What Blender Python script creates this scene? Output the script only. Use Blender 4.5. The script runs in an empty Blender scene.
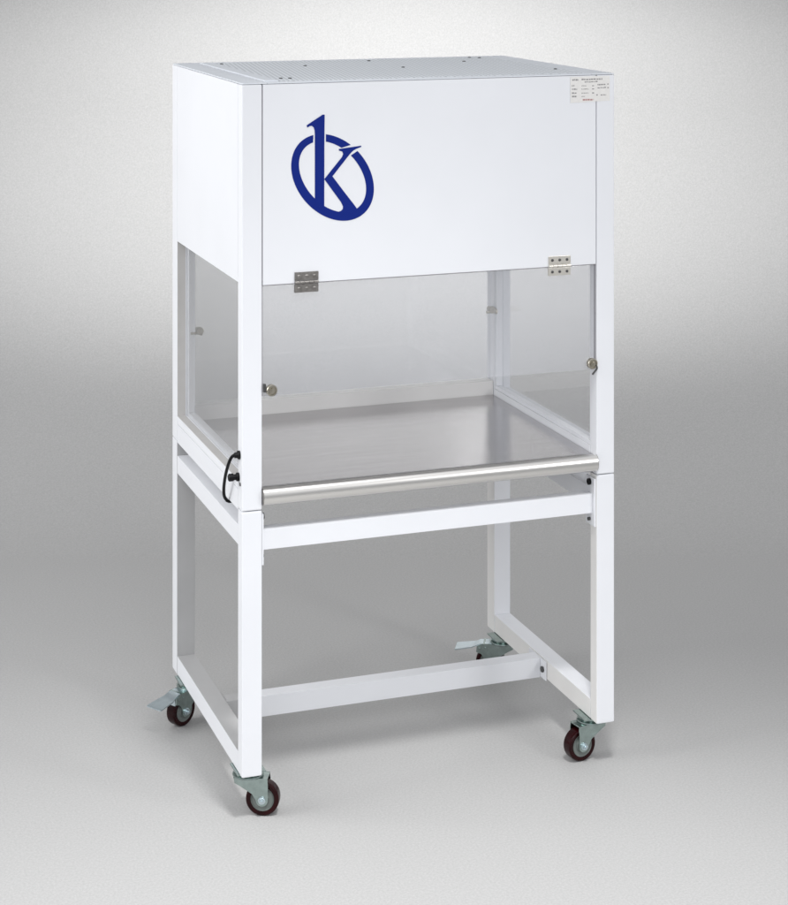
import bpy, bmesh, math, random
from mathutils import Vector, Matrix
from mathutils.geometry import tessellate_polygon
random.seed(4)
PI = math.pi
S = bpy.context.scene
COL = S.collection

# ------------------------------------------------------------------ camera frame
YAW = math.radians(-19.746)
CAM = Vector((-1.0862, -4.0953, 1.9578))
FWD = Vector((math.sin(-YAW), math.cos(YAW), 0)); RIGHT = Vector((math.cos(YAW), math.sin(YAW), 0))
def stage(r, u, z): return Vector((CAM.x, CAM.y, 0)) + RIGHT * r + FWD * u + Vector((0, 0, z))

# ------------------------------------------------------------------ materials
def mat(name, col, rough=.5, metal=0., spec=.5, noise=0., nscale=40., bump=0., bscale=200., stretch=None, coat=0.):
    m = bpy.data.materials.new(name); m.use_nodes = True
    nt = m.node_tree; b = nt.nodes['Principled BSDF']
    b.inputs['Base Color'].default_value = (*col, 1); b.inputs['Roughness'].default_value = rough
    b.inputs['Metallic'].default_value = metal; b.inputs['Specular IOR Level'].default_value = spec
    b.inputs['Coat Weight'].default_value = coat
    tc = nt.nodes.new('ShaderNodeTexCoord'); mp = nt.nodes.new('ShaderNodeMapping')
    nt.links.new(tc.outputs['Object'], mp.inputs['Vector'])
    if stretch: mp.inputs['Scale'].default_value = stretch
    if noise:
        n = nt.nodes.new('ShaderNodeTexNoise'); n.inputs['Scale'].default_value = nscale; n.inputs['Detail'].default_value = 4
        nt.links.new(mp.outputs[0], n.inputs['Vector'])
        r = nt.nodes.new('ShaderNodeValToRGB')
        r.color_ramp.elements[0].position = .3; r.color_ramp.elements[1].position = .7
        r.color_ramp.elements[0].color = (*[c * (1 - noise) for c in col], 1)
        r.color_ramp.elements[1].color = (*[min(1, c * (1 + noise)) for c in col], 1)
        nt.links.new(n.outputs['Fac'], r.inputs[0]); nt.links.new(r.outputs[0], b.inputs['Base Color'])
    if bump:
        n2 = nt.nodes.new('ShaderNodeTexNoise'); n2.inputs['Scale'].default_value = bscale; n2.inputs['Detail'].default_value = 3
        nt.links.new(mp.outputs[0], n2.inputs['Vector'])
        bp = nt.nodes.new('ShaderNodeBump'); bp.inputs['Strength'].default_value = bump; bp.inputs['Distance'].default_value = .001
        nt.links.new(n2.outputs['Fac'], bp.inputs['Height']); nt.links.new(bp.outputs[0], b.inputs['Normal'])
    return m

M = {}
M['white'] = mat('white_powder_coat', (.775, .787, .815), .42, noise=.012, nscale=6, bump=.04, bscale=900)
M['grey'] = mat('painted_shade_grey', (.42, .42, .42), .5, noise=.02, nscale=20)  # shade put into the colour of frame faces that are really white
M['beige'] = mat('reveal_shade_beige', (.47, .46, .445), .55, noise=.03, nscale=30)  # shade of the left window reveal, put into its colour
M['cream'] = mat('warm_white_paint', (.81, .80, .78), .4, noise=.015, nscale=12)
M['topgrey'] = mat('pale_blue_grey_paint', (.69, .72, .76), .5, noise=.03, nscale=30)
M['gap'] = mat('shadow_gap', (.30, .29, .31), .8)
M['blue'] = mat('navy_print', (.003, .017, .19), .6, spec=.15)
M['label'] = mat('paper_label', (.76, .745, .72), .5, noise=.03, nscale=120)
M['ink'] = mat('grey_ink', (.28, .275, .275), .7)
M['redink'] = mat('red_ink', (.45, .26, .25), .7)
M['steel'] = mat('brushed_steel', (.52, .508, .515), .18, 1., noise=.05, nscale=6, bump=.14, bscale=50, stretch=(.6, 8, 8))
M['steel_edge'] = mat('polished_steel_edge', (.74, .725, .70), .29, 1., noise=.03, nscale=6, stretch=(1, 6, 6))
M['zinc'] = mat('zinc_plate', (.36, .435, .415), .20, 1., noise=.15, nscale=60, bump=.35, bscale=70)
M['zinc_light'] = mat('bright_zinc_plate', (.60, .69, .73), .28, 1., noise=.08, nscale=60)
M['chrome'] = mat('nickel', (.46, .43, .36), .32, 1., noise=.1, nscale=200)
M['satin'] = mat('satin_steel', (.30, .285, .27), .40, 1., noise=.25, nscale=90)
M['bright'] = mat('bright_nickel', (.80, .77, .70), .25, .7)
M['black'] = mat('black_rubber', (.006, .006, .007), .4, spec=.15)
M['dark'] = mat('dark_screw', (.085, .085, .085), .4, .6)
M['tyre'] = mat('maroon_polyurethane', (.017, .0008, .0016), .25, spec=.2, noise=.3, nscale=40)
M['hub'] = mat('grey_hub', (.15, .17, .16), .4, noise=.1, nscale=60)
M['filter'] = mat('filter_white', (.7, .7, .7), .8, noise=.03, nscale=60)

def perforated():
    m = mat('perforated_plate', (.50, .56, .62), .5)
    nt = m.node_tree; b = nt.nodes['Principled BSDF']
    tc = nt.nodes.new('ShaderNodeTexCoord'); mp = nt.nodes.new('ShaderNodeMapping')
    mp.inputs['Scale'].default_value = (104, 30, 104); mp.inputs['Rotation'].default_value = (0, 0, .5)
    vo = nt.nodes.new('ShaderNodeTexVoronoi'); vo.inputs['Randomness'].default_value = 0.; vo.inputs['Scale'].default_value = 1
    vo.voronoi_dimensions = '2D'
    r = nt.nodes.new('ShaderNodeValToRGB')
    r.color_ramp.elements[0].position = .27; r.color_ramp.elements[0].color = (.42, .445, .47, 1)
    r.color_ramp.elements[1].position = .33; r.color_ramp.elements[1].color = (.74, .775, .81, 1)
    nt.links.new(tc.outputs['Object'], mp.inputs['Vector']); nt.links.new(mp.outputs[0], vo.inputs['Vector'])
    nt.links.new(vo.outputs['Distance'], r.inputs[0]); nt.links.new(r.outputs[0], b.inputs['Base Color'])
    return m
M['perf'] = perforated()

def glass(name, tint, haze):
    m = bpy.data.materials.new(name); m.use_nodes = True
    nt = m.node_tree; nt.nodes.clear(); N = nt.nodes.new; L = nt.links.new
    out = N('ShaderNodeOutputMaterial'); tr = N('ShaderNodeBsdfTransparent'); gl = N('ShaderNodeBsdfGlossy'); df = N('ShaderNodeBsdfDiffuse')
    tr.inputs[0].default_value = (*tint, 1); gl.inputs['Roughness'].default_value = .03; df.inputs[0].default_value = (.78, .80, .84, 1)
    lw = N('ShaderNodeLayerWeight'); lw.inputs[0].default_value = .5      # facing = 1 - |cos|
    pw = N('ShaderNodeMath'); pw.operation = 'POWER'; pw.inputs[1].default_value = 5; L(lw.outputs['Facing'], pw.inputs[0])
    fr = N('ShaderNodeMath'); fr.operation = 'MULTIPLY_ADD'; fr.inputs[1].default_value = .9; fr.inputs[2].default_value = .04; L(pw.outputs[0], fr.inputs[0])
    no = N('ShaderNodeTexNoise'); no.inputs['Scale'].default_value = 5; no.inputs['Detail'].default_value = 5
    tc = N('ShaderNodeTexCoord'); L(tc.outputs['Object'], no.inputs['Vector'])
    mr = N('ShaderNodeMapRange'); mr.inputs['To Min'].default_value = haze * .6; mr.inputs['To Max'].default_value = haze * 1.4  # white diffuse mixed in as painted haze, pales the view through panes
    L(no.outputs['Fac'], mr.inputs['Value'])
    a = N('ShaderNodeMixShader'); b = N('ShaderNodeMixShader')
    L(mr.outputs[0], a.inputs[0]); L(tr.outputs[0], a.inputs[1]); L(df.outputs[0], a.inputs[2])
    L(fr.outputs[0], b.inputs[0]); L(a.outputs[0], b.inputs[1]); L(gl.outputs[0], b.inputs[2]); L(b.outputs[0], out.inputs[0])
    return m
M['glass'] = glass('clear_pane', (.985, .985, .99), .10)
M['glass_side'] = glass('side_pane', (.98, .982, .985), .035)

def backdrop_mat():
    m = mat('studio_paper', (.5, .5, .5), .6, spec=.25)
    nt = m.node_tree; b = nt.nodes['Principled BSDF']; N = nt.nodes.new; L = nt.links.new
    tc = N('ShaderNodeTexCoord'); n = N('ShaderNodeTexNoise'); n.inputs['Scale'].default_value = 190; n.inputs['Detail'].default_value = 5; n.inputs['Roughness'].default_value = .75
    L(tc.outputs['Object'], n.inputs['Vector'])
    r = N('ShaderNodeValToRGB'); r.color_ramp.elements[0].position = .25; r.color_ramp.elements[1].position = .75
    r.color_ramp.elements[0].color = (.348, .346, .342, 1); r.color_ramp.elements[1].color = (.492, .490, .484, 1)
    L(n.outputs['Fac'], r.inputs[0]); L(r.outputs[0], b.inputs['Base Color'])
    return m
M['paper'] = backdrop_mat()

# ------------------------------------------------------------------ mesh helpers
BASE = Vector((.45, .34, 0))
def add_box(bm, x0, x1, y0, y1, z0, z1, bev=.0015, seg=2):
    g = bmesh.ops.create_cube(bm, size=1)
    vs = g['verts']
    for v in vs: v.co = Vector(((x0 + x1) / 2 + v.co.x * (x1 - x0), (y0 + y1) / 2 + v.co.y * (y1 - y0), (z0 + z1) / 2 + v.co.z * (z1 - z0)))
    if bev:
        es = list({e for v in vs for e in v.link_edges})
        bmesh.ops.bevel(bm, geom=es, offset=bev, segments=seg, affect='EDGES', profile=.6)
def add_prism(bm, pts, axis, a, b, mi=0):
    """polygon pts (2D) extruded along axis 'y' (pts=x,z), 'x' (pts=y,z) or 'z' (pts=x,y)"""
    def P(p, t): return {'y': (p[0], t, p[1]), 'x': (t, p[0], p[1]), 'z': (p[0], p[1], t)}[axis]
    A = [bm.verts.new(P(p, a)) for p in pts]; B = [bm.verts.new(P(p, b)) for p in pts]
    fs = [bm.faces.new(A), bm.faces.new(B[::-1])]
    for i in range(len(pts)):
        j = (i + 1) % len(pts); fs.append(bm.faces.new((A[j], A[i], B[i], B[j])))
    for f in fs: f.material_index = mi
    return fs
def add_lathe(bm, prof, c, axis='z', n=32, closed=False):
    """prof = [(radius, offset along axis)]"""
    rings = []
    for r, h in prof:
        ring = []
        for k in range(n):
            t = 2 * PI * k / n; u, v = r * math.cos(t), r * math.sin(t)
            p = {'z': (u, v, h), 'y': (u, h, v), 'x': (h, u, v)}[axis]
            ring.append(bm.verts.new(Vector(c) + Vector(p)))
        rings.append(ring)
    for a, b in zip(rings, rings[1:]):
        for k in range(n):
            bm.faces.new((a[k], a[(k + 1) % n], b[(k + 1) % n], b[k]))
    if closed:
        a, b = rings[-1], rings[0]
        for k in range(n): bm.faces.new((a[k], a[(k + 1) % n], b[(k + 1) % n], b[k]))
    else: bm.faces.new(rings[0][::-1]); bm.faces.new(rings[-1])
def add_tube(bm, pts, r, n=12):
    pts = [Vector(p) for p in pts]; rings = []
    for i, p in enumerate(pts):
        d = (pts[min(i + 1, len(pts) - 1)] - pts[max(i - 1, 0)]).normalized()
        a = d.cross(Vector((0, 0.3, 1)).normalized()); a.normalize(); b = d.cross(a)
        rings.append([bm.verts.new(p + a * r * math.cos(2 * PI * k / n) + b * r * math.sin(2 * PI * k / n)) for k in range(n)])
    for a, b in zip(rings, rings[1:]):
        for k in range(n): bm.faces.new((a[k], a[(k + 1) % n], b[(k + 1) % n], b[k]))
    bm.faces.new(rings[0][::-1]); bm.faces.new(rings[-1])
def spline(pts, n=10):
    P = [Vector(p) for p in pts]; P = [P[0] * 2 - P[1]] + P + [P[-1] * 2 - P[-2]]; out = []
    for i in range(1, len(P) - 2):
        for k in range(n):
            t = k / n; a, b, c, d = P[i - 1:i + 3]
            out.append(.5 * ((2 * b) + (c - a) * t + (2 * a - 5 * b + 4 * c - d) * t * t + (3 * b - a - 3 * c + d) * t ** 3))
    return out + [P[-2]]
def build(name, bm, mats, parent=None, world=True, smooth=True):
    """links the bmesh as ONE object; world=True: coordinates are world ones and move into the bench's frame"""
    bmesh.ops.recalc_face_normals(bm, faces=bm.faces)
    if parent is not None and world: bmesh.ops.translate(bm, verts=bm.verts, vec=-BASE)
    me = bpy.data.meshes.new(name); bm.to_mesh(me); bm.free()
    for m in (mats if isinstance(mats, (list, tuple)) else [mats]): me.materials.append(M[m])
    if smooth:
        for p in me.polygons: p.use_smooth = True
        me.set_sharp_from_angle(angle=math.radians(35))
    o = bpy.data.objects.new(name, me); COL.objects.link(o); o.parent = parent
    if smooth:
        wn = o.modifiers.new('face_normals', 'WEIGHTED_NORMAL'); wn.keep_sharp = True; wn.weight = 100
    return o
def box(name, m, parent, *d, bev=.0015):
    bm = bmesh.new(); add_box(bm, *d, bev=bev); return build(name, bm, m, parent)

# ------------------------------------------------------------------ dimensions (metres)
W, D, H = .90, .679, 1.619
PW = .046                  # post width along the front
PF, PB = .036, .050        # post depth, front and back
ZB, ZS, ZP = .103, .685, 1.178

bench = bpy.data.objects.new('laminar_flow_bench', None); COL.objects.link(bench); bench.location = BASE
bench['label'] = 'white laminar flow clean bench on four casters with blue emblem'
bench['category'] = 'clean bench'

# --- cabinet posts
for x0, x1 in ((0, PW), (W - PW, W)):
    for y0, y1 in ((0, PF), (D - PB, D)):
        box('cabinet_post', 'white', bench, x0, x1, y0, y1, ZS + .0008, H, bev=.004 if y0 == 0 else .002)

# --- hood panels
G = .0016
fp = box('front_panel', 'white', bench, PW + G, W - PW - G, .0005, .02, ZP, H - .0004, bev=.0012)
box('seam_strip', 'gap', fp, PW - .004, W - PW + .004, .006, .0195, ZP + .004, H - .006, bev=0)
for x0, x1 in ((.0006, .018), (W - .018, W - .0006)):
    sp = box('side_panel', 'white', bench, x0, x1, PF + .0006, D - PB - .0006, ZP + .004, H - .0004, bev=.001)
box('back_panel', 'white', bench, PW + .001, W - PW - .001, D - .018, D - .0006, ZP - .02, H - .002)
box('filter_diffuser', 'filter', bench, .03, W - .03, .03, D - .03, ZP + .04, ZP + .06)

# --- top: rim, raised perforated cover, screws
bm = bmesh.new()
add_box(bm, .0465, W - .0465, .0205, .058, H - .02, H - .0012, bev=.001)
add_box(bm, .0465, W - .0465, D - .058, D - .0185, H - .02, H - .0012, bev=.001)
add_box(bm, .0185, .062, .0585, D - .0585, H - .02, H - .0012, bev=.001)
add_box(bm, W - .062, W - .0185, .0585, D - .0585, H - .02, H - .0012, bev=.001)
build('top_rim', bm, 'topgrey', bench)
# thin blue grey caps over the post tops, side and front edges
bm = bmesh.new()
add_box(bm, .0008, .058, .0010, D - .0008, H + .0004, H + .0032, bev=.001)
add_box(bm, W - .058, W - .0008, .0010, D - .0008, H + .0004, H + .0032, bev=.001)
add_box(bm, .0585, W - .0585, .0010, .030, H + .0004, H + .0032, bev=.001)
add_box(bm, .0585, W - .0585, D - .040, D - .0025, H + .0004, H + .0032, bev=.001)
build('top_edge_cap', bm, 'topgrey', bench)
bm = bmesh.new()
add_box(bm, .095, W - .062, .0305, D - .0405, H + .0004, H + .0036, bev=.0008)
grille = build('top_grille', bm, 'perf', bench)
bm = bmesh.new(); add_box(bm, .0605, .0925, .032, D - .042, H + .0006, H + .0062, bev=.002)
build('grille_edge_strip', bm, 'topgrey', grille)
for x, y in ((.107, .60), (.285, .469), (.117, .10), (.49, .586), (.495, .339), (.80, .60), (.712, .486), (.82, .159), (.137, .095), (.78, .62)):
    bm = bmesh.new(); add_lathe(bm, [(.0046, 0), (.0046, .0008), (.0032, .0018), (.0012, .0021)], (x, y, H + .0037), n=14)
    build('screw', bm, 'dark', grille)

# --- emblem: traced outline laid on the front panel
def em(q):                                    # trace units -> panel metres
    u, v = q[0] / 6.966 + 280, q[1] / 6.966 + 100
    f, cx, cy = 1931.346, 407.147, -69.891
    ray = FWD * f + RIGHT * (u - cx) - Vector((0, 0, 1)) * (v - cy)
    t = -CAM.y / ray.y
    p = CAM + ray * t
    return (p.x, p.z)
def ell(cx, cy, sx, sy, cov):
    # direction solver for x^T C^-1 x = 1
    def at(t):
        l11 = math.sqrt(sx); l21 = cov / l11; l22 = math.sqrt(sy - l21 * l21)
        return (cx + l11 * math.cos(t), cy + l21 * math.cos(t) + l22 * math.sin(t))
    return at
EO = ell(366, 540, 288 ** 2, 302 ** 2, 23040); EI = ell(366, 535, 234 ** 2, 247 ** 2, 19900)
def find(E, cond, a, b):
    for _ in range(50):
        m = (a + b) / 2
        if cond(E(m)): a = m
        else: b = m
    return a
# t runs clockwise on the picture (y grows downward): right=0, bottom=pi/2, left=pi, top=3pi/2
emb = bmesh.new()
YE = -.0003
def arc(o0, o1, i0, i1, n):
    A = [em(EO(o0 + (o1 - o0) * k / n)) for k in range(n + 1)]; B = [em(EI(i0 + (i1 - i0) * k / n)) for k in range(n + 1)]
    for k in range(n):
        v = [emb.verts.new((p[0], YE, p[1])) for p in (A[k], A[k + 1], B[k + 1], B[k])]
        emb.faces.new(v)
def nearest(E, p): return min((((E(t / 2000 * 2 * PI)[0] - p[0]) ** 2 + (E(t / 2000 * 2 * PI)[1] - p[1]) ** 2), t / 2000 * 2 * PI) for t in range(2000))[1]
# long arc from below the arm serif, round the bottom, up to the stem's left
oa, ia = nearest(EO, (541, 354)), nearest(EI, (501, 380))
ob, ib = nearest(EO, (232, 242)), nearest(EI, (232, 302))
if oa > PI: oa -= 2 * PI
if ia > PI: ia -= 2 * PI
arc(oa, ob, ia, ib, 110)
oc, ic = nearest(EO, (320, 237)), nearest(EI, (320, 291))
od, idd = nearest(EO, (492, 314)), nearest(EI, (432, 327))
arc(oc, od, ic, idd, 16)
bmesh.ops.remove_doubles(emb, verts=emb.verts, dist=1e-6)
YE2 = -.0006
def flat(pts):
    vs = [emb.verts.new((em(p)[0], YE2, em(p)[1])) for p in pts]
    for t in tessellate_polygon([[Vector((p[0], p[1], 0)) for p in pts]]): emb.faces.new([vs[i] for i in t])
flat([(311, 103), (309, 300), (308, 772), (243, 722), (243, 240), (241, 212), (235, 192), (222, 181), (206, 183), (191, 193), (185, 178), (240, 141), (297, 103)])
flat([(309, 552), (432, 398), (440, 376), (434, 360), (411, 353), (410, 342), (566, 319), (565, 328), (532, 340), (510, 353), (488, 375), (365, 532), (440, 632), (510, 722), (532, 752), (545, 775), (470, 800), (415, 792), (400, 781), (424, 774), (437, 760), (439, 742), (425, 712)])
bmesh.ops.recalc_face_normals(emb, faces=emb.faces)
r = bmesh.ops.extrude_face_region(emb, geom=emb.faces[:])
for v in r['geom']:
    if isinstance(v, bmesh.types.BMVert): v.co.y = .0003 if v.co.y > -.0004 else .0002
o = build('emblem', emb, 'blue', fp, smooth=False)
o['label'] = 'navy letter k inside a tilted ring'

# --- rating label
bm = bmesh.new()
add_prism(bm, [(.7865, 1.6165), (.8875, 1.6165), (.8875, 1.5585), (.787, 1.556)], 'y', -.0006, -.0001)
def mark(x, z, w, h, mi):
    add_prism(bm, [(x, z), (x + w, z), (x + w, z + h), (x, z + h)], 'y', -.0009, -.0007, mi)
def words(x0, x1, z, h, mi, lo=.002, hi=.006):
    x = x0
    while x < x1 - .001:
        w = min(random.uniform(lo, hi), x1 - x); mark(x, z + random.uniform(-.0003, .0003), w, h * random.uniform(.7, 1.), mi); x += w + random.uniform(.0008, .0022)
words(.7915, .807, 1.6075, .0042, 1); words(.815, .868, 1.608, .0034, 1); words(.823, .858, 1.6025, .0028, 1)
for i, z in enumerate((1.594, 1.586, 1.577, 1.569)):
    words(.7905, .7905 + (.006, .013, .013, .012)[i], z, .0034, 1)
    words(.815, .815 + (.013, .020, .018, .008)[i], z, .0022, 1, .001, .003)
    if i < 3: words(.842, .847, z - .0005, .0028, 1)
words(.856, .876, 1.595, .003, 1); words(.856, .878, 1.588, .003, 1); words(.881, .885, 1.596, .003, 1); words(.881, .885, 1.588, .003, 1)
words(.853, .857, 1.571, .003, 1); words(.864, .878, 1.571, .0028, 1)
words(.818, .846, 1.5605, .0042, 2, .003, .007)
o = build('rating_label', bm, ['label', 'ink', 'redink'], fp, smooth=False)

# --- side windows
for side, xo in ((0, 0.), (1, W)):
    def X(a): return a if side == 0 else W - a
    def bx(bm, a, b, *d, **k): add_box(bm, min(X(a), X(b)), max(X(a), X(b)), *d, **k)
    y0, y1, z0, z1 = PF, D - PB, .746, ZP + .004
    bm = bmesh.new(); bx(bm, .022, .027, y0 + .004, y1 - .004, z0 + .003, z1 + .004, bev=0)
    win = build('side_window', bm, 'glass_side', bench)
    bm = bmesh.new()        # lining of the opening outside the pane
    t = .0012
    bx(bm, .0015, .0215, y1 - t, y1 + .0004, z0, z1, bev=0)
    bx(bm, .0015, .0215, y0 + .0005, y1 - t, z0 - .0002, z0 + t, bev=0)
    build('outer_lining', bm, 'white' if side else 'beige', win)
    bm = bmesh.new()        # inner bead that holds the pane
    bx(bm, .0275, .044, y1 - .012, y1 - .0005, z0 + .010, z1, bev=.001)
    bx(bm, .0275, .044, y0 + .0005, y1 - .0005, z0 + .0004, z0 + .0095, bev=.001)
    bx(bm, .0275, .044, y0 + .0005, y0 + .006, z0 + .010, z1, bev=.001)
    build('glazing_bead', bm, 'white', win)
    # lower side rail of the cabinet, in two pieces with a seam between
    bm = bmesh.new(); bx(bm, .0006, .046, y0 + .0006, y1 - .0006, .681, .7270, bev=.0012)
    bx(bm, .0006, .046, y0 + .0006, y1 - .0006, .7280, z0, bev=.0012)
    build('cabinet_side_rail', bm, 'white', bench)

# --- rear window and lower rear rail
rw = box('rear_window', 'glass_side', bench, PW + .001, W - PW - .001, D - .026, D - .021, .767, ZP - .02, bev=0)
box('cabinet_rear_rail', 'cream', bench, PW + .0006, W - PW - .0006, D - .045, D - .0008, .681, .766)
for x in (.052, W - .052):
    s = 1 if x < .4 else -1
    bm = bmesh.new()
    add_lathe(bm, [(.0085, -.014), (.0095, -.012), (.0095, -.004), (.006, 0), (.006, .016)], (x + s * .004, D - .052, .957), 'y', 20)
    add_lathe(bm, [(.004, -.02), (.004, .004), (.007, .005), (.007, .009)], (x - s * .0, D - .060, .952), 'x', 14)
    build('pane_clip', bm, 'chrome', rw)

# --- front sash: pane, hinges, locks
sash = box('front_sash', 'glass', bench, PW + .002, W - PW - .002, .003, .008, .933, ZP - .002, bev=.0006)
bm = bmesh.new()
add_box(bm, PW + .0001, PW + .0018, .004, .012, .934, ZP - .001, bev=0)
add_box(bm, W - PW - .0018, W - PW - .0001, .004, .012, .934, ZP - .001, bev=0)
add_box(bm, PW + .002, W - PW - .002, .0045, .012, ZP - .0018, ZP - .0002, bev=0)
build('edge_gap_shade', bm, 'gap', sash)  # dark strips in the gaps round the sash, painted as their shade
for x0, x1, m in ((.1195, .1745, 'satin'), (.7305, .7865, 'bright')):
    bm = bmesh.new(); zc = ZP + .002
    add_box(bm, x0, x1, -.0025, -.0004, zc + .004, zc + .0225, bev=.0006)
    add_box(bm, x0, x1, -.0025, .0026, zc - .0225, zc - .0046, bev=.0006)
    n = 5; wl = (x1 - x0) / n
    for k in range(n): add_lathe(bm, [(.0034, k * wl + .0004), (.0034, (k + 1) * wl - .0004)], (x0, -.0032, zc), 'x', 14)
    hg = build('hinge', bm, m, bench)
    for k in (.17, .5, .83):
        for dz in (.0135, -.0135):
            bm = bmesh.new(); add_lathe(bm, [(.0034, -.0022), (.0034, -.0031), (.002, -.0037), (.0008, -.0038)], (x0 + (x1 - x0) * k, 0, zc + dz), 'y', 12)
            build('screw', bm, 'satin' if m == 'satin' else 'dark', hg)
    hg['label'] = 'dull grey hinge' if m == 'satin' else 'bright nickel hinge'
for x, s in ((.0665, 1), (.8415, -1)):
    bm = bmesh.new()
    add_lathe(bm, [(.0125, .0028), (.0125, -.006), (.0112, -.0078), (.0090, -.0078), (.0084, -.0055), (.0062, -.0055), (.0056, -.0088), (.002, -.0088)], (x, 0, .947), 'y', 24)
    add_box(bm, x - .0014, x + .0014, -.0105, -.0086, .9425, .9515, bev=.0004)
    lk = build('sash_lock', bm, 'chrome', bench)
    bm = bmesh.new()
    if s > 0: add_box(bm, x - .0185, x - .0128, -.006, .0025, .944, .962, bev=.001)
    else: add_tube(bm, spline([(x + .008, -.006, .944), (x + .010, -.007, .936), (x + .004, -.006, .928), (x - .001, -.005, .922)], 5), .0022, 8)
    build('latch_catch', bm, 'dark', lk)

# --- stainless worktop with bullnose front
bm = bmesh.new()
ZT, R = .730, .0190
prof = [(D - .046, ZT)]
prof += [(.030, ZT), (.018, ZT + .0002), (.013, ZT - .002), (.009, ZT - .001), (.004, ZT + .0022)]
for k in range(13):
    a = PI / 2 + PI * k / 12 * .95
    prof.append((.001 + R * .75 * math.cos(a), ZT - R + .003 + R * math.sin(a)))
prof += [(.03, ZT - .038), (.03, ZT - .030), (D - .046, ZT - .030)]
flt = [(y, z) for y, z in prof]
add_prism(bm, flt, 'x', PW + .0012, W - PW - .0012)
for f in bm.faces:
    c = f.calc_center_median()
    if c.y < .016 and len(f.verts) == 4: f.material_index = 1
wt = build('worktop', bm, ['steel', 'steel_edge'], bench)
for x in (PW + .0002, W - PW - .001):
    bm = bmesh.new(); add_prism(bm, [(y * .98 + .0002, z) for y, z in prof[4:18]], 'x', x, x + .0009)
    build('end_cap', bm, 'satin', wt)

# --- stand
legs = {}
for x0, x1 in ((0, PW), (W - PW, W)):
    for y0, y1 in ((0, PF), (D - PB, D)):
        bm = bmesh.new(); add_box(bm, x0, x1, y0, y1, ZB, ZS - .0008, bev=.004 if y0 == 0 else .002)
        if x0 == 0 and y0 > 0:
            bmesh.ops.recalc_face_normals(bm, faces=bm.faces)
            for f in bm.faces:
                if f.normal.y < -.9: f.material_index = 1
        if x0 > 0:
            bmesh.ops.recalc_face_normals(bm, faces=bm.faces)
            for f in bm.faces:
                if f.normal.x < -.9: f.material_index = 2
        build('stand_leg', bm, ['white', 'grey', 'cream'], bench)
    s = 0 if x0 == 0 else 1
    bm = bmesh.new(); add_box(bm, x0 + .0008, x1 - .0008, PF + .0005, D - PB - .0005, .604, .648)
    build('stand_side_rail', bm, 'white', bench)
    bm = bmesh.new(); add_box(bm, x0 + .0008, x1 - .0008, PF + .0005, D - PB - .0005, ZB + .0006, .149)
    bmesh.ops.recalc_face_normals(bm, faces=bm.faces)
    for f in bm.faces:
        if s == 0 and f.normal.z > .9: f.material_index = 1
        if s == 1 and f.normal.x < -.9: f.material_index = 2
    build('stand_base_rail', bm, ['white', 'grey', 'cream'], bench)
fr = box('front_rail', 'white', bench, PW + .0048, W - PW - .0048, .014, .046, .593, .638)
for x0, x1 in ((PW + .0004, PW + .0046), (W - PW - .0046, W - PW - .0004)):
    br = box('end_bracket', 'white', fr, x0, x1, .0035, .050, .563, .676, bev=.001)
    s = 1 if x0 < .4 else -1; xc = x1 if s > 0 else x0
    for z in (.664, .577):
        bm = bmesh.new(); rr = .0075 if z > .6 else .004
        add_lathe(bm, [(rr, 0), (rr, s * .006), (rr * .5, s * .0065), (rr * .45, s * .004)], (xc, .026, z), 'x', 16)
        build('bolt', bm, 'black' if z > .6 else 'dark', br)
cb = box('crossbar', 'white', bench, .1145, W - PW - .0036, .318, .360, .098, .1465)
box('greyed_bar_end', 'grey', cb, PW + .0004, .1140, .3185, .3595, .0985, .146)  # left end of the white crossbar, added as a piece coloured like shade
bp = box('end_bracket', 'white', cb, W - PW - .0034, W - PW - .0004, .286, .390, .100, .147, bev=.001)
bm = bmesh.new(); add_lathe(bm, [(.0075, 0), (.0075, -.005), (.004, -.006)], (W - PW - .0034, .302, .124), 'x', 6)
build('bolt', bm, 'dark', bp)

# --- power cable, gland, knob and screw on the left side
bm = bmesh.new()
add_tube(bm, spline([(.006, .018, .808), (-.008, .020, .807), (-.016, .029, .799), (-.019, .047, .777), (-.019, .072, .745), (-.016, .096, .712), (-.011, .110, .691), (-.003, .116, .679), (.006, .119, .676), (.013, .119, .681), (.015, .119, .692)], 8), .0036, 12)
cab = build('power_cable', bm, 'black', bench)
bm = bmesh.new(); add_lathe(bm, [(.0095, .001), (.0095, -.004), (.0065, -.006), (.006, -.012)], (0, .0185, .806), 'x', 18)
build('cable_gland', bm, 'black', cab)
bm = bmesh.new(); add_lathe(bm, [(.0095, .001), (.0095, -.005), (.0065, -.007), (.0065, -.012), (.0085, -.013), (.0085, -.022), (.006, -.024)], (0, .026, .756), 'x', 18)
build('switch_knob', bm, 'black', bench)
bm = bmesh.new(); add_lathe(bm, [(.004, .0005), (.004, -.0015), (.002, -.0022)], (0, .012, .743), 'x', 12)
build('screw', bm, 'dark', bench)

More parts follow.
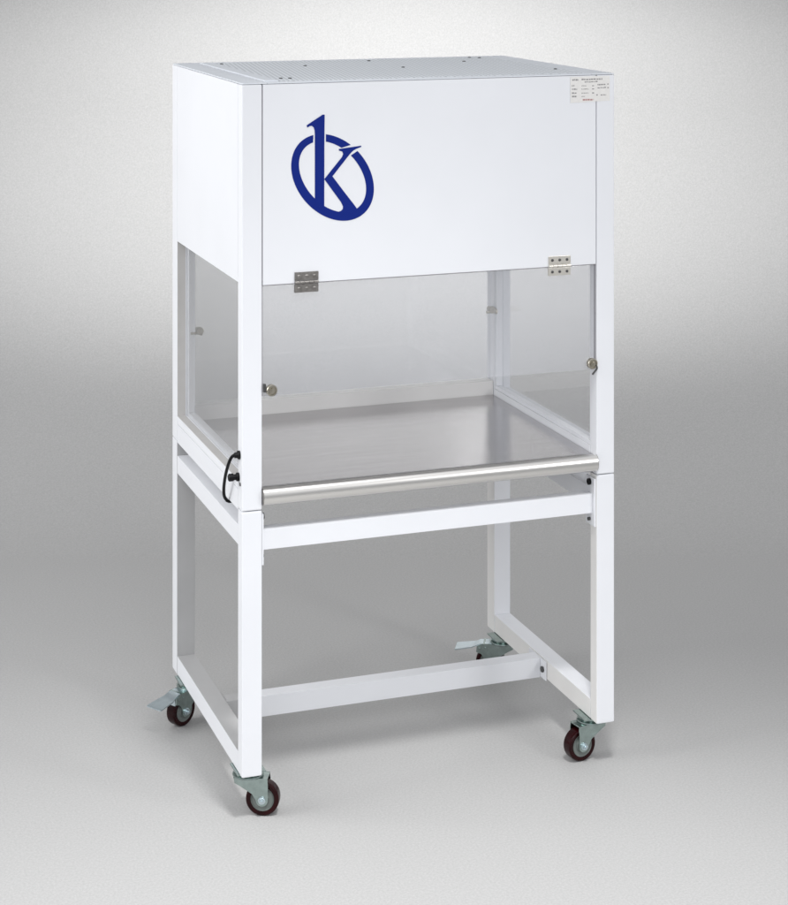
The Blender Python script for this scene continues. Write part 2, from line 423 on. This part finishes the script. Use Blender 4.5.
# ------------------------------------------------------------------ casters
def caster(loc, ang, brake):
    def local(name, bm, m, par):
        return build(name, bm, m, par, world=False)
    hw = .0185; AX, AZ = .034, -.0655
    bm = bmesh.new()
    tail = .046 if not brake else .052
    out = [(-.029, -.0175), (tail, -.0175)]
    if brake: out += [(.068, -.024), (.070, -.040), (.058, -.044), (.052, -.050)]
    else: out += [(.0475, -.030)]
    for k in range(11):
        a = -PI * k / 10 + (.12 if k == 0 else 0); out.append((AX + .0135 * math.cos(a), AZ + .0135 * math.sin(a)))
    out += [(.012, -.052), (-.014, -.036), (-.027, -.029)]
    for s in (-1, 1): add_prism(bm, out, 'y', s * hw - .0013, s * hw + .0013)
    add_box(bm, -.030, tail, -hw + .0008, hw - .0008, -.0205, -.0177, bev=0)
    add_lathe(bm, [(.034, -.0176), (.0352, -.0150), (.0345, -.0125), (.0300, -.0110), (.0285, -.0100), (.0290, -.0085), (.0318, -.0070), (.0318, -.0042), (.027, -.0040)], (0, 0, 0), 'z', 28)
    for s in (-1, 1):
        for px, pz in (((.045, -.028), (.060, -.030)) if brake else ()):
            add_lathe(bm, [(.0032, 0), (.003, s * .0012), (.001, s * .0018)], (px, s * (hw + .0013), pz), 'y', 10)
    c = local('caster', bm, 'zinc', bench)
    c.location = Vector(loc) - BASE; c.rotation_euler = (0, 0, ang)
    c['label'] = 'zinc caster with a brake pedal' if brake else 'zinc caster without a brake'
    bm = bmesh.new(); R0 = .0375
    add_lathe(bm, [(.0262, -.0125), (.030, -.0138), (.0345, -.0138), (.0368, -.012), (R0, -.008), (R0, .008), (.0368, .012), (.0345, .0138), (.030, .0138), (.0262, .0125)], (AX, 0, AZ), 'y', 40, closed=True)
    w = local('wheel', bm, 'tyre', c)
    bm = bmesh.new()
    add_lathe(bm, [(.010, -.0150), (.014, -.0148), (.016, -.0105), (.0235, -.0105), (.0262, -.0132), (.0263, .0132), (.0235, .0105), (.016, .0105), (.014, .0148), (.010, .0150)], (AX, 0, AZ), 'y', 32)
    local('hub', bm, 'hub', c)
    for s in (-1, 1):
        bm = bmesh.new()
        add_lathe(bm, [(.0085, s * .0198), (.0085, s * .0215), (.0065, s * .0222), (.0065, s * .0265), (.0035, s * .0268), (.0033, s * .030), (.001, s * .0305)], (AX, 0, AZ), 'y', 12)
        local('axle_bolt', bm, 'zinc_light', c)
    bm = bmesh.new(); a = -ang
    add_box(bm, -.033, .033, -.033, .033, -.0042, -.0006, bev=.0012)
    bmesh.ops.rotate(bm, verts=bm.verts, cent=(0, 0, 0), matrix=Matrix.Rotation(a, 3, 'Z'))
    local('mounting_plate', bm, 'zinc', c)
    if brake:
        bm = bmesh.new()
        sec = [(.018, -.0160, .0175), (.060, -.0185, .0175), (.072, -.0235, .018), (.082, -.0265, .022), (.122, -.0325, .025), (.126, -.0340, .0245)]
        th = .0028; rows = []
        for x, z, h in sec:
            rows.append([bm.verts.new(p) for p in ((x, -h, z), (x, h, z), (x, h, z - th), (x, -h, z - th))])
        for a_, b_ in zip(rows, rows[1:]):
            for k in range(4): bm.faces.new((a_[k], a_[(k + 1) % 4], b_[(k + 1) % 4], b_[k]))
        bm.faces.new(rows[0]); bm.faces.new(rows[-1][::-1])
        add_box(bm, .052, .066, -.012, .012, -.046, -.028, bev=.001)
        local('brake_pedal', bm, 'zinc_light', c)
    return c
caster((.029, .056, ZB), math.atan2(-.42, .907), False)
caster((.871, .066, ZB), math.atan2(-.17, -.98), False)
caster((.026, .592, ZB), math.atan2(-.53, -.85), True)
caster((.868, .600, ZB), math.atan2(.47, -.88), True)

# ------------------------------------------------------------------ studio sweep
bm = bmesh.new()
prof = [(-2.5, 0), (0, 0), (3, 0), (5, 0), (6.0, 0)]
RC = 1.3
prof += [(6.0 + RC * math.sin(k / 24 * PI / 2), RC - RC * math.cos(k / 24 * PI / 2)) for k in range(1, 25)]
prof += [(6.0 + RC, 2.5), (6.0 + RC, 4.2)]
xs = [-5 + i for i in range(11)]
rows = [[bm.verts.new(stage(x, u, z)) for x in xs] for u, z in prof]
for a, b in zip(rows, rows[1:]):
    for k in range(10): bm.faces.new((a[k], a[k + 1], b[k + 1], b[k]))
fl = build('floor', bm, 'paper'); fl['kind'] = 'structure'
for p in fl.data.polygons: p.use_smooth = True

# ------------------------------------------------------------------ light
w = bpy.data.worlds.new('World'); S.world = w; w.use_nodes = True
nt = w.node_tree; bg = nt.nodes['Background']; bg.inputs[1].default_value = .74
tc = nt.nodes.new('ShaderNodeTexCoord'); sx = nt.nodes.new('ShaderNodeSeparateXYZ'); mr = nt.nodes.new('ShaderNodeMapRange'); rp = nt.nodes.new('ShaderNodeValToRGB')
mr.inputs['From Min'].default_value = -1; mr.inputs['From Max'].default_value = 1
nt.links.new(tc.outputs['Generated'], sx.inputs[0]); nt.links.new(sx.outputs['Z'], mr.inputs['Value']); nt.links.new(mr.outputs[0], rp.inputs[0]); nt.links.new(rp.outputs[0], bg.inputs[0])
E = rp.color_ramp.elements; E[0].position = .45; E[0].color = (.52, .53, .55, 1); E[1].position = .85; E[1].color = (.96, .97, 1, 1)
e = E.new(.6); e.color = (.72, .73, .76, 1)
def lamp(name, kind, pos, target, power, col=(1, 1, 1), **kw):
    d = bpy.data.lights.new(name, kind); d.energy = power; d.color = col
    for k, v in kw.items(): setattr(d, k, v)
    o = bpy.data.objects.new(name, d); COL.objects.link(o); o.location = pos
    o.rotation_euler = (Vector(target) - Vector(pos)).to_track_quat('-Z', 'Y').to_euler()
    return o
wl = lamp('wall_lamp', 'SPOT', stage(0, 5.2, 2.35), stage(0, 7.3, 1.12), 300, spot_size=math.radians(46), spot_blend=1., shadow_soft_size=.15)
wl.scale = (3., 1, 1)
lamp('floor_lamp', 'SPOT', stage(.4, 2.85, 3.7), stage(.12, 3.52, 0), 415, spot_size=math.radians(54), spot_blend=1., shadow_soft_size=.22)
lamp('key_lamp', 'AREA', stage(-2.8, 3.6, 2.0), (.1, .34, 1.0), 60, shape='RECTANGLE', size=1.6, size_y=2.0)
lamp('side_lamp', 'AREA', (2.5, -3.0, 2.2), (.5, 0, .6), 26, shape='RECTANGLE', size=.6, size_y=.5)
lamp('front_lamp', 'AREA', stage(-.1, .7, 2.5), (.45, .2, .9), 40, col=(.96, .97, 1), shape='RECTANGLE', size=1.8, size_y=1.4)

# ------------------------------------------------------------------ camera
cd = bpy.data.cameras.new('camera'); cam = bpy.data.objects.new('camera', cd); COL.objects.link(cam)
cam.location = CAM; cam.rotation_euler = (PI / 2, 0, YAW)
cd.sensor_fit = 'HORIZONTAL'; cd.sensor_width = 36; cd.lens = 36 * 1931.346 / 788
cd.shift_x = (394 - 407.147) / 788; cd.shift_y = (-69.891 - 452.5) / 788
cd.clip_end = 60
S.camera = cam
S.view_settings.view_transform = 'Standard'; S.view_settings.look = 'None'; S.view_settings.exposure = 0; S.view_settings.gamma = 1
S.cycles.max_bounces = 12; S.cycles.transparent_max_bounces = 16
